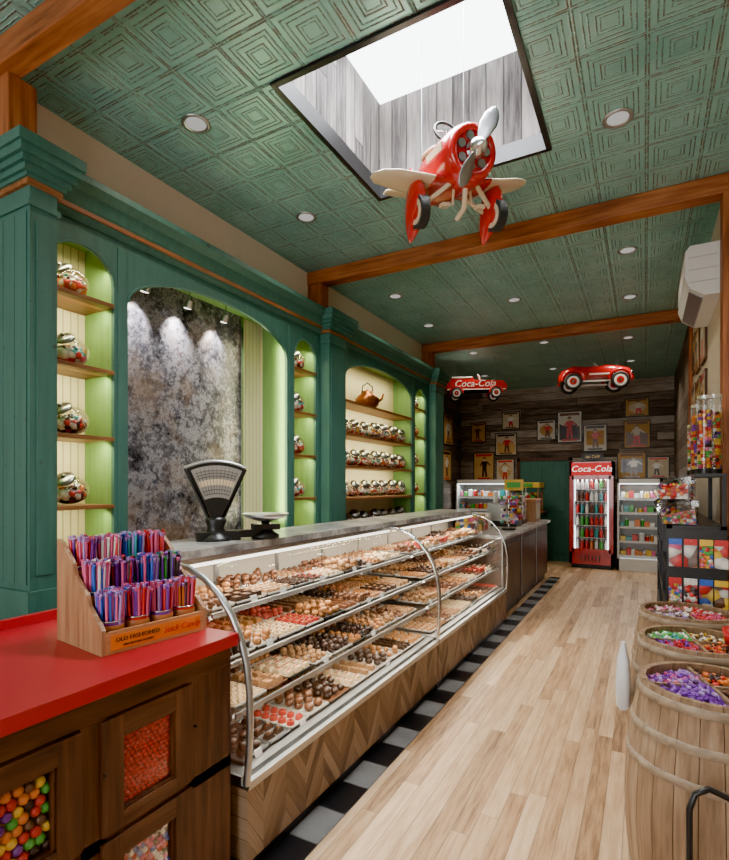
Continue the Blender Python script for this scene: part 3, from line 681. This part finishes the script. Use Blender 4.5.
# wire hooks with flat candy bags on the near end panel
b.box(RX0,RX1,RY0-.012,RY0,.12,1.28,BLACK)
random.seed(5)
for zz in (.46,.72,.98,1.22):
    for xx in (.165,.245,.325,.400):
        cm=random.choice((CM_RAIN,CM_PKG,CM_RED,CM_DARK,CM_WRAP)); hw=.034
        b.prism([(xx-hw,RY0-.030,zz-.17),(xx+hw,RY0-.030,zz-.17),(xx+hw,RY0-.022,zz-.035),(xx-hw,RY0-.022,zz-.035)],(0,.012,0),cm)
        b.box(xx-hw,xx+hw,RY0-.026,RY0-.020,zz-.036,zz,random.choice((P['yel'],P['red'],P['wht'],P['blu']))); b.cyl((xx,RY0-.05,zz-.008),(xx,RY0,zz-.008),.0025,CHROME,n=6)
b.build('candy_rack')
b=MB()
for i in range(9):
    y=3.74+i*.295; cm=(CM_RAIN,CM_DARK,CM_RED,CM_RAIN)[i%4]
    for lv_,(dx,dz) in enumerate(((0,0),(.05,.155))):
        if lv_ and i<3: continue
        z=1.302+dz; x=RX0+dx-.02
        b.prism([(x,y,z),(x-.02,y,z+.07),(x+.08,y,z+.15),(x+.19,y,z+.15),(x+.19,y,z)],(0,.28,0),ACRY)
        b.prism([(x+.008,y+.008,z+.004),(x-.006,y+.008,z+.05),(x+.17,y+.008,z+.10),(x+.18,y+.008,z+.004)],(0,.264,0),cm)
        b.tube([(x-.022,y+.02,z+.07),(x+.08,y+.02,z+.152)],.004,BLACK,5)
        for k in range(40): b.sph((x+U(.01,.17),y+U(.02,.26),z+.075+U(-.01,.02)),.010,P[random.choice(GB)],7,5)
for i in range(3):
    y=3.74+i*.26; x=.08
    z=1.46; b.prism([(x,y,z),(x-.02,y,z+.07),(x+.06,y,z+.14),(x+.17,y,z+.14),(x+.17,y,z)],(0,.24,0),ACRY)
    b.prism([(x+.008,y+.008,z+.004),(x-.006,y+.008,z+.05),(x+.15,y+.008,z+.10),(x+.16,y+.008,z+.004)],(0,.224,0),(CM_RED,CM_RAIN,CM_DARK)[i])
    for k in range(30): b.sph((x+U(.01,.15),y+U(.02,.22),z+.075+U(-.01,.02)),.011,P[random.choice(GB)],7,5)
b.build('acrylic_candy_bins')
for (x,y,h) in ((.325,3.80,.46),(.385,3.92,.48),(.31,4.06,.44),(.37,4.2,.40),(.31,4.38,.34)):
    b=MB(); b.cyl((0,0,0),(0,0,.03),.045,BLACK,n=16); b.lathe([(.042,.03),(.042,h)],ACRY,18); b.cyl((0,0,h),(0,0,h+.02),.044,CHROME,n=16)
    z=.045; top=h*(.82+.1*R())
    while z<top:
        for i in range(7):
            a=i*.9+z*40; b.sph((.028*math.cos(a),.028*math.sin(a),z),.0125,P[random.choice(GB)],8,6)
        z+=.021
    b.build('gumball_tube_dispenser',loc=(x,y,1.621))
# ---------------------------------------------------------------- air conditioner
b=MB(); prof=[(.0,0),(-.10,.0),(-.19,.06),(-.22,.14),(-.22,.33),(-.19,.37),(0,.37)]
b.prism([(x,0,z) for x,z in prof],(0,.90,0),WHITE)
b.prism([(-.105,.06,-.001),(-.19,.06,.055),(-.195,.06,.058),(-.11,.06,-.006)],(0,.78,0),STEEL)
b.box(-.2235,-.219,.03,.87,.155,.16,STEEL)
for k in range(3): b.box(-.20,-.02,-.004,.0,.10+k*.09,.105+k*.09,STEEL)
for i in range(7): b.box(-.18+i*.025,-.17+i*.025,.05,.85,.37,.375,STEEL)
b.build('air_conditioner',.01,loc=(XR-.001,4.42,2.92))

# ---------------------------------------------------------------- posters
def poster(w,h,bg,seed,frame=BLACK):
    random.seed(seed); b=MB()
    b.box(-w/2-.018,w/2+.018,-.02,0,-h/2-.018,h/2+.018,frame); b.box(-w/2,w/2,-.023,-.02,-h/2,h/2,bg)
    y=-.0245
    def poly(pts,m,dy=0): b.prism([(px*w,y-dy,pz*h) for px,pz in pts],(0,.0015,0),m)
    def disc(cx,cz,rx,rz,m,dy=0): poly([(cx+rx*math.cos(6.283*i/18),cz+rz*math.sin(6.283*i/18)) for i in range(18)],m,dy)
    bgc=random.choice((P['brn'],PAP3,PAP3,PAPER,P['drk']))
    kind=seed%3
    cl=random.choice((P['drk'],P['red'],P['brn'],CHOC[1])); sk=random.choice((PAP2,CHOC[3]))
    if kind==0:
        poly([(-.40,-.28),(.40,-.28),(.40,.28),(-.40,.28)],bgc)
    elif kind==1: disc(0,0,.38,.31,bgc)
    else: poly([(-.44,-.44),(.44,-.44),(.44,.0),(.1,.09),(-.2,.02),(-.44,.12)],bgc)
    ox=U(-.08,.08)
    poly([(ox-.13,-.38),(ox-.04,-.38),(ox,-.12),(ox+.06,-.38),(ox+.15,-.38),(ox+.10,-.02),(ox-.10,-.02)],cl,.002)
    poly([(ox-.11,-.05),(ox+.11,-.05),(ox+.15,.13),(ox+.30,.02),(ox+.33,.06),(ox+.14,.20),(ox-.12,.20),(ox-.24,.04),(ox-.19,.02),(ox-.12,.10)],random.choice((PAP2,P['red'],P['wht'],cl)),.003)
    disc(ox,.255,.065,.055,sk,.003); poly([(ox-.14,.285),(ox+.14,.285),(ox+.07,.305),(ox+.06,.35),(ox-.06,.35),(ox-.07,.305)],P['brn'],.004)
    poly([(-.42,.38),(.42,.38),(.42,.47),(-.42,.47)],random.choice((P['red'],P['drk'],CHOC[1])),.002)
    poly([(-.32,-.47),(.32,-.47),(.32,-.41),(-.32,-.41)],random.choice((P['red'],P['drk'],P['brn'])),.002)
    return b
px=[(-1.78,2.68,.34,.38,PAP2),(-1.33,2.72,.44,.60,PAP2),(-.86,2.48,.40,.50,PAP2),(-.13,3.03,.38,.32,PAP3),(-.13,2.52,.42,.50,PAP3),(-.22,1.92,.46,.48,PAP3),(.22,1.88,.34,.38,PAPER),(-2.6,2.42,.42,.44,PAPER),(-3.08,1.95,.42,.58,PAP3),(-2.62,1.85,.36,.48,PAPER),(-2.5,2.92,.34,.34,PAPER),(-3.2,2.7,.3,.4,PAP3)]
for i,(x,z,w,h,pm) in enumerate(px): poster(w,h,pm,100+i).build('vintage_poster',loc=(x,YB-.001,z))
for i,(y,z,w,h) in enumerate(((9.2,1.95,.5,.6),(10.1,1.95,.5,.6),(9.2,2.7,.5,.5),(10.2,2.7,.5,.6))):
    poster(w,h,PAP3,130+i).build('vintage_poster',loc=(-3.599,y,z),rot=(0,0,math.radians(90)))
for i,(y,z,w,h) in enumerate(((5.55,2.30,.36,.5),(6.05,2.30,.40,.55),(5.55,2.88,.34,.4),(6.1,2.90,.32,.4),(6.55,2.35,.36,.5),(6.55,2.95,.3,.36))):
    poster(w,h,(PAPER,PAP3)[i%2],150+i,DARKW).build('vintage_poster',loc=(XR-.001,y,z),rot=(0,0,math.radians(-90)))
random.seed(21)
# ---------------------------------------------------------------- drinks cooler
b=MB(); w=.74; y0=10.35; d=.62
b.box(0,.04,0,d,.08,1.98,REDP); b.box(w-.04,w,0,d,.08,1.98,REDP); b.box(0,w,d-.04,d,.08,1.98,REDP); b.box(0,w,0,d,1.70,1.98,REDP); b.box(0,w,0,d,.08,.30,REDP); b.box(.03,w-.03,.03,d-.03,0,.08,BLACK)
b.box(.04,w-.04,d-.06,d-.04,.3,1.70,TRAY)
for k in range(6): b.box(.2+k*.06,.22+k*.06,-.003,0,.13,.25,BLACK)
SIGN=plain('cooler_header_glow',(.55,.006,.008),.4,em=(.8,.01,.012),es=.35)  # glow added to brighten the header, not a lamp behind it
SIGW=plain('cooler_script_glow',(.8,.8,.78),.4,em=(1,.95,.9),es=.9)  # lettering gets the same added glow
b.box(.03,w-.03,-.012,0,1.73,1.96,SIGN)
b.text("Coca-Cola",.16,Matrix(((1,0,0,w/2),(0,0,-1,-.016),(0,1,0,1.845),(0,0,0,1))),SIGW,ital=.25)
for x0,x1 in ((.0,.075),(w-.075,w)): b.box(x0,x1,-.03,0,.3,1.72,REDP)
b.box(.04,w-.04,-.03,0,.3,.37,REDP); b.box(.04,w-.04,-.03,0,1.65,1.72,REDP); b.box(.075,w-.075,-.02,-.015,.37,1.65,PANE)
b.tube([(.1,-.03,.8),(.1,-.06,.85),(.1,-.06,1.2),(.1,-.03,1.25)],.01,CHROME)
for x in (.08,w-.10): b.box(x,x+.02,.02,.04,.34,1.68,LEDW)
for k in range(6):
    z=.34+k*.225; b.box(.05,w-.05,.05,d-.07,z,z+.008,STEEL)
    for i in range(7):
        m=random.choice((P['red'],P['brn'],P['wht'],P['grn'],P['org'],P['teal'],P['red'],P['wht'])); x=.13+i*.08
        for yy in (.09,.2):
            b.lathe([(0,z+.008),(.028,z+.008),(.03,z+.03),(.026,z+.07),(.03,z+.11),(.012,z+.155),(.012,z+.175),(0,z+.178)],m,10,(x,yy,0)); b.cyl((x,yy,z+.176),(x,yy,z+.186),.014,P['wht'],n=8)
b.build('drinks_cooler',loc=(-1.24,y0,0))
b=MB()
b.box(-.2,.2,-.01,.01,0,.03,BLACK); b.prism([(.20*math.cos(a)*1.0,-.01,.10+.08*math.sin(a)) for a in [6.283*i/24 for i in range(24)]],(0,.02,0),BLACK); b.text("Ice Cold",.07,Matrix(((1,0,0,0),(0,0,-1,-.013),(0,1,0,.10),(0,0,0,1))),P['yel'],ital=.2); b.build('enamel_sign',loc=(-.87,10.6,1.985))
area('cooler_lamp',(-.87,10.42,1.66),(math.radians(-10),0,0),.6,.03,3.5,(.92,.97,1))
def merch(x0,w,y0,ht,name,levels=5):
    b=MB(); d=.55
    b.box(0,.03,0,d,0,ht,WHITE); b.box(w-.03,w,0,d,0,ht,WHITE); b.box(0,w,d-.03,d,0,ht,TRAY); b.box(0,w,0,d,0,.22,WHITE); b.box(0,w,0,d,ht-.08,ht,WHITE)
    b.box(.03,w-.03,.03,.06,ht-.095,ht-.08,LEDW)
    for k in range(levels):
        z=.25+k*(ht-.36)/levels; b.box(.03,w-.03,.08,d-.03,z,z+.012,STEEL); b.box(.03,w-.03,.07,.08,z-.01,z+.03,WHITE)
        b.box(.04,w-.04,.1,.12,z-.012,z-.002,LEDW)
        x=.05
        while x<w-.1:
            ww=U(.05,.11); hh=U(.08,.16); m=random.choice((P['wht'],P['yel'],P['grn'],P['red'],P['wht'],P['pnk'],P['teal'],P['org'],CM_PKG))
            if R()<.5: b.box(x,x+ww-.008,.12,.32,z+.013,z+hh,m)
            else: b.cyl((x+ww/2,.17,z+.013),(x+ww/2,.17,z+hh),ww*.42,m,n=10); b.cyl((x+ww/2,.17,z+hh),(x+ww/2,.17,z+hh+.015),ww*.3,P['wht'],n=8)
            x+=ww
    b.build(name,loc=(x0,y0,0)); 
    area('merchandiser_lamp',(x0+w/2,y0+.1,ht-.11),(math.radians(-15),0,0),w-.1,.03,6,(.9,.97,1))
merch(-.44,.70,10.4,1.66,'open_refrigerated_case')
merch(-3.5,1.10,10.45,1.66,'lit_candy_shelving',5)
b=MB(); b.box(-2.32,-1.32,YB-.05,YB-.001,0,2.05,GREEN); 
for x in (-2.25,-1.79):
    b.box(x,x+.38,YB-.065,YB-.05,.15,.9,GREEN); b.box(x,x+.38,YB-.065,YB-.05,1.02,1.92,GREEN)
b.box(-2.36,-2.30,YB-.07,YB-.001,0,2.10,DARKW); b.box(-1.34,-1.28,YB-.07,YB-.001,0,2.10,DARKW); b.box(-2.36,-1.28,YB-.07,YB-.001,2.05,2.11,DARKW); b.sph((-1.78,YB-.09,1.0),.03,CHROME); b.build('door_1')
b=MB(); b.box(0,.55,0,.5,.0,1.0,GREEN); b.box(-.02,.57,-.02,.52,1.0,1.04,BOXWY); b.box(.02,.53,.02,.48,1.04,1.4,CM_PKG); b.box(-.02,.57,-.02,.52,1.50,1.60,P['yel']); b.box(.1,.45,-.025,-.02,1.515,1.585,P['grn'])
for x in (0,.53):
    for y in (0,.48): b.box(x,x+.02,y,y+.02,1.04,1.5,BOXW)
b.build('sweets_stand',.003,loc=(-2.33,10.2,0))

# ---------------------------------------------------------------- hanging pedal airplane
b=MB()
def ringx(x,ry,rz,zc=0,n=20): return [(x,ry*math.cos(6.283*i/n),zc+rz*math.sin(6.283*i/n)) for i in range(n)]
b.loft([ringx(.30,.125,.125,.0),ringx(.285,.145,.145,0),ringx(.20,.155,.155,0),ringx(.06,.145,.155,.005),ringx(-.1,.125,.14,.01),ringx(-.27,.085,.095,.03),ringx(-.42,.045,.055,.05),ringx(-.52,.012,.03,.06)],REDP)
b.torus((.30,0,0),.118,.022,REDP,Matrix.Rotation(math.pi/2,4,'Y'),24,8)
b.lathe([(.105,0),(.08,-.02),(0,-.02)],DARK,24,(.30,0,0),Matrix.Rotation(math.pi/2,4,'Y'))
for i in range(7):
    a=6.283*i/7; b.cyl((.27,.075*math.cos(a),.075*math.sin(a)),(.315,.075*math.cos(a),.075*math.sin(a)),.022,STEEL,n=10)
b.lathe([(.05,0),(.048,.03),(.034,.065),(.012,.09),(0,.095)],CHROME,20,(.325,0,0),Matrix.Rotation(math.pi/2,4,'Y'))
pa=math.radians(-30)
for s_ in (-1,1):
    rings=[]
    for r,w_,tw in ((.02,.018,60),(.07,.036,42),(.13,.046,28),(.18,.040,22),(.215,.020,18),(.225,.004,18)):
        tw=math.radians(tw); c=Vector((.355,-s_*r*math.sin(pa),s_*r*math.cos(pa))); tan=Vector((0,math.cos(pa),math.sin(pa)))*s_; ax=Vector((1,0,0))
        u=tan*math.cos(tw)+ax*math.sin(tw); v=ax*math.cos(tw)-tan*math.sin(tw)
        rings.append([c+u*w_*math.cos(6.283*i/10)+v*.005*math.sin(6.283*i/10) for i in range(10)])
    b.loft(rings,STEEL)
for s_ in (-1,1):
    rg=[]
    for y,ch,xo,zo in ((.08,.27,.08,-.10),(.22,.26,.08,-.085),(.36,.23,.075,-.065),(.44,.17,.07,-.055),(.475,.07,.065,-.05)):
        rg.append([(xo+ch*.5*math.cos(6.283*i/14),s_*y,zo+.02*(ch/.25)*math.sin(6.283*i/14)) for i in range(14)])
    b.loft(rg,IVORY)
    b.loft([[(.08+.142*math.cos(6.283*i/14),s_*yy,-.0975+zz_+.027*math.sin(6.283*i/14)) for i in range(14)] for yy,zz_ in ((.10,0),(.17,.005))],REDP)
    yw=s_*.24
    b.loft([[(xo+lx*math.cos(6.283*i/14),yw+ly*math.sin(6.283*i/14),z) for i in range(14)] for z,lx,ly,xo in ((-.085,.055,.022,.10),(-.13,.085,.042,.10),(-.20,.10,.050,.095),(-.26,.095,.048,.08),(-.31,.07,.036,.05),(-.35,.035,.018,.02),(-.37,.008,.005,.0))],REDP)
    b.cyl((.14,yw-.024,-.25),(.14,yw+.024,-.25),.085,RUBBER,n=22); b.cyl((.14,yw-.028,-.25),(.14,yw+.028,-.25),.065,IVORY,n=18); b.cyl((.14,yw-.034,-.25),(.14,yw+.034,-.25),.04,REDP,n=12)
    b.tube([(.02,s_*.1,-.12),(.09,yw*.95,-.24)],.014,IVORY,6); b.tube([(.20,s_*.08,-.12),(.12,yw*.95,-.22)],.014,IVORY,6)
    b.loft([[(-.43+ch*.5*math.cos(6.283*i/10),s_*y,.06+.008*math.sin(6.283*i/10)) for i in range(10)] for y,ch in ((.0,.16),(.12,.13),(.2,.07))],IVORY)
    b.tube([(.18,s_*.05,-.14),(.18,s_*.06,-.22),(.18,s_*.11,-.22)],.008,IVORY,6); b.box(.16,.20,s_*.11-.022,s_*.11+.022,-.235,-.215,IVORY)
b.tube([(.22,0,-.14),(.20,0,-.24),(.12,0,-.27)],.016,IVORY,6)
b.loft([[(-.46+ch*.5*math.cos(6.283*i/10),.008*math.sin(6.283*i/10),z) for i in range(10)] for z,ch in ((.05,.17),(.16,.12),(.22,.05))],REDP)
b.sph((-.06,0,.13),(.13,.085,.035),DARK,18,8); b.torus((-.06,0,.138),.1,.011,IVORY,Matrix.Diagonal((1.25,.85,1,1)),24,6)
b.torus((.03,0,.215),.07,.008,BLACK,Matrix.Rotation(math.radians(65),4,'Y'),20,6); b.tube([(.06,0,.14),(.03,0,.215)],.008,CHROME,6); b.tube([(.03,-.06,.215),(.03,.06,.215)],.004,CHROME,6)
b.prism([(.09,-.06,.14),(.09,.06,.14),(.07,.045,.21),(.07,-.045,.21)],(.004,0,0),ACRY)
b.cyl((-.47,0,.02),(-.47,0,-.04),.006,CHROME,n=6); b.cyl((-.47,-.01,-.05),(-.47,.01,-.05),.025,RUBBER,n=12)
b.box(.08,.26,.152,.158,.02,.055,IVORY); b.box(.08,.26,-.158,-.152,.02,.055,IVORY)
PM=TR((-.97,2.71,3.26),(math.radians(7),math.radians(8),math.radians(-42)),.96)
wires=[(.22,0,.15),(-.3,0,.1)]
plane=b.build('pedal_airplane'); plane.matrix_world=PM
b=MB()
for wv in wires:
    p=PM@Vector(wv); b.cyl(p,(p.x,p.y,ZT),.0015,STEEL,n=6)
wo=b.build('hanging_wire'); wo.parent=plane; wo.matrix_parent_inverse=PM.inverted()

# ---------------------------------------------------------------- pedal cars hanging
def wheel(b,x,y,z,r,w=.03):
    b.torus((x,y,z),r*.82,r*.2,RUBBER,Matrix.Rotation(math.pi/2,4,'X'),22,8)
    b.cyl((x,y-w*.5,z),(x,y+w*.5,z),r*.68,P['wht'],n=20); b.cyl((x,y-w*.62,z),(x,y+w*.62,z),r*.42,REDP,n=16); b.cyl((x,y-w*.75,z),(x,y+w*.75,z),r*.16,CHROME,n=10)
b=MB()
sec=[(-.50,.05,.10,.06),(-.46,.12,.15,.08),(-.3,.15,.19,.10),(-.12,.16,.17,.10),(.05,.16,.17,.10),(.12,.15,.19,.10),(.3,.13,.18,.09),(.44,.11,.16,.08),(.50,.08,.12,.06)]
b.loft([[(x,wy*math.copysign(abs(math.cos(a))**.6,math.cos(a)),zc+hz*.6+hz*.5*math.copysign(abs(math.sin(a))**.6,math.sin(a))-.02) for a in [6.283*i/16+.2 for i in range(16)]] for x,wy,hz,zc in sec],REDP)
b.sph((-.08,0,.205),(.13,.1,.02),DARK,16,6); b.torus((.02,0,.27),.06,.008,P['wht'],Matrix.Rotation(math.radians(60),4,'Y'),18,6); b.tube([(.1,0,.2),(.02,0,.27)],.008,CHROME)
b.prism([(.09,-.1,.2),(.09,.1,.2),(.05,.08,.29),(.05,-.08,.29)],(.005,0,0),ACRY)
b.box(-.30,-.16,-.08,.08,.19,.27,REDP)
for s_ in (-1,1):
    for x in (-.32,.30):
        wheel(b,x,s_*.19,.04,.12); 
        b.tube([(x+.15*math.cos(a),s_*.19,.05+.14*math.sin(a)) for a in [math.pi*k/8 for k in range(9)]],.020,REDP,8)
    b.box(-.2,.2,s_*.165-.012,s_*.165+.012,.03,.05,P['wht']); b.sph((.47,s_*.08,.16),.03,CHROME,12,8)
    b.box(-.1,.3,s_*.163-.003,s_*.163+.003,.13,.15,P['wht'])
for x in (-.32,.30): b.cyl((x,-.19,.04),(x,.19,.04),.008,CHROME,n=8)
b.box(.5,.52,-.1,.1,.06,.09,CHROME)
car=b.build('pedal_car',loc=(-.64,8.15,2.99),rot=(0,0,math.radians(15)))
b=MB()
for dx in (-.3,.3): b.cyl((dx,0,.2),(dx,0,H-2.99),.003,STEEL,n=5)
o=b.build('hanging_wire'); o.parent=car
b=MB()
b.prism([(-.45,-.15,.06),(-.45,-.15,.26),(-.05,-.15,.26),(-.03,-.15,.22),(.05,-.15,.21),(.40,-.15,.20),(.46,-.15,.14),(.46,-.15,.06)],(0,.30,0),REDP)
b.box(-.44,-.06,-.155,.155,.245,.265,P['wht']); b.box(-.44,.44,-.155,.155,.06,.075,P['wht'])
b.text("Coca-Cola",.145,Matrix(((1,0,0,-.02),(0,0,-1,-.153),(0,1,0,.155),(0,0,0,1))),P['wht'],ital=.25)
b.torus((.06,0,.28),.05,.007,P['wht'],Matrix.Rotation(math.radians(60),4,'Y'),18,6); b.tube([(.12,0,.2),(.06,0,.28)],.007,CHROME)
for s_ in (-1,1):
    for x in (-.3,.3): wheel(b,x,s_*.165,.01,.085); b.tube([(x+.10*math.cos(a),s_*.165,.01+.10*math.sin(a)) for a in [math.pi*k/8 for k in range(9)]],.014,REDP,8)
    b.sph((.46,s_*.09,.14),.025,CHROME,12,8)
for x in (-.3,.3): b.cyl((x,-.165,.01),(x,.165,.01),.008,CHROME,n=8)
tr=b.build('pedal_truck',.006,loc=(-2.34,7.93,2.96),rot=(0,0,math.radians(22)))
b=MB()
for dx in (-.3,.3): b.cyl((dx,0,.15),(dx,0,H-2.96),.003,STEEL,n=5)
o=b.build('hanging_wire'); o.parent=tr

# ---------------------------------------------------------------- world, camera
w=bpy.data.worlds.new('sky'); bpy.context.scene.world=w; w.use_nodes=True
bg=w.node_tree.nodes['Background']; bg.inputs[0].default_value=(.75,.85,1,1); bg.inputs[1].default_value=.6
cam=bpy.data.cameras.new('camera'); co=bpy.data.objects.new('camera',cam); bpy.context.scene.collection.objects.link(co)
cam.sensor_fit='HORIZONTAL'; cam.sensor_width=36; cam.lens=36*514/729; cam.shift_y=55/729; cam.clip_start=.05
co.location=(0,0,1.55); co.rotation_euler=(math.radians(90),0,math.radians(28.6))
bpy.context.scene.camera=co
vs=bpy.context.scene.view_settings; vs.view_transform='AgX'
try: vs.look='AgX - Punchy'
except Exception as e: print(e)
vs.exposure=.95
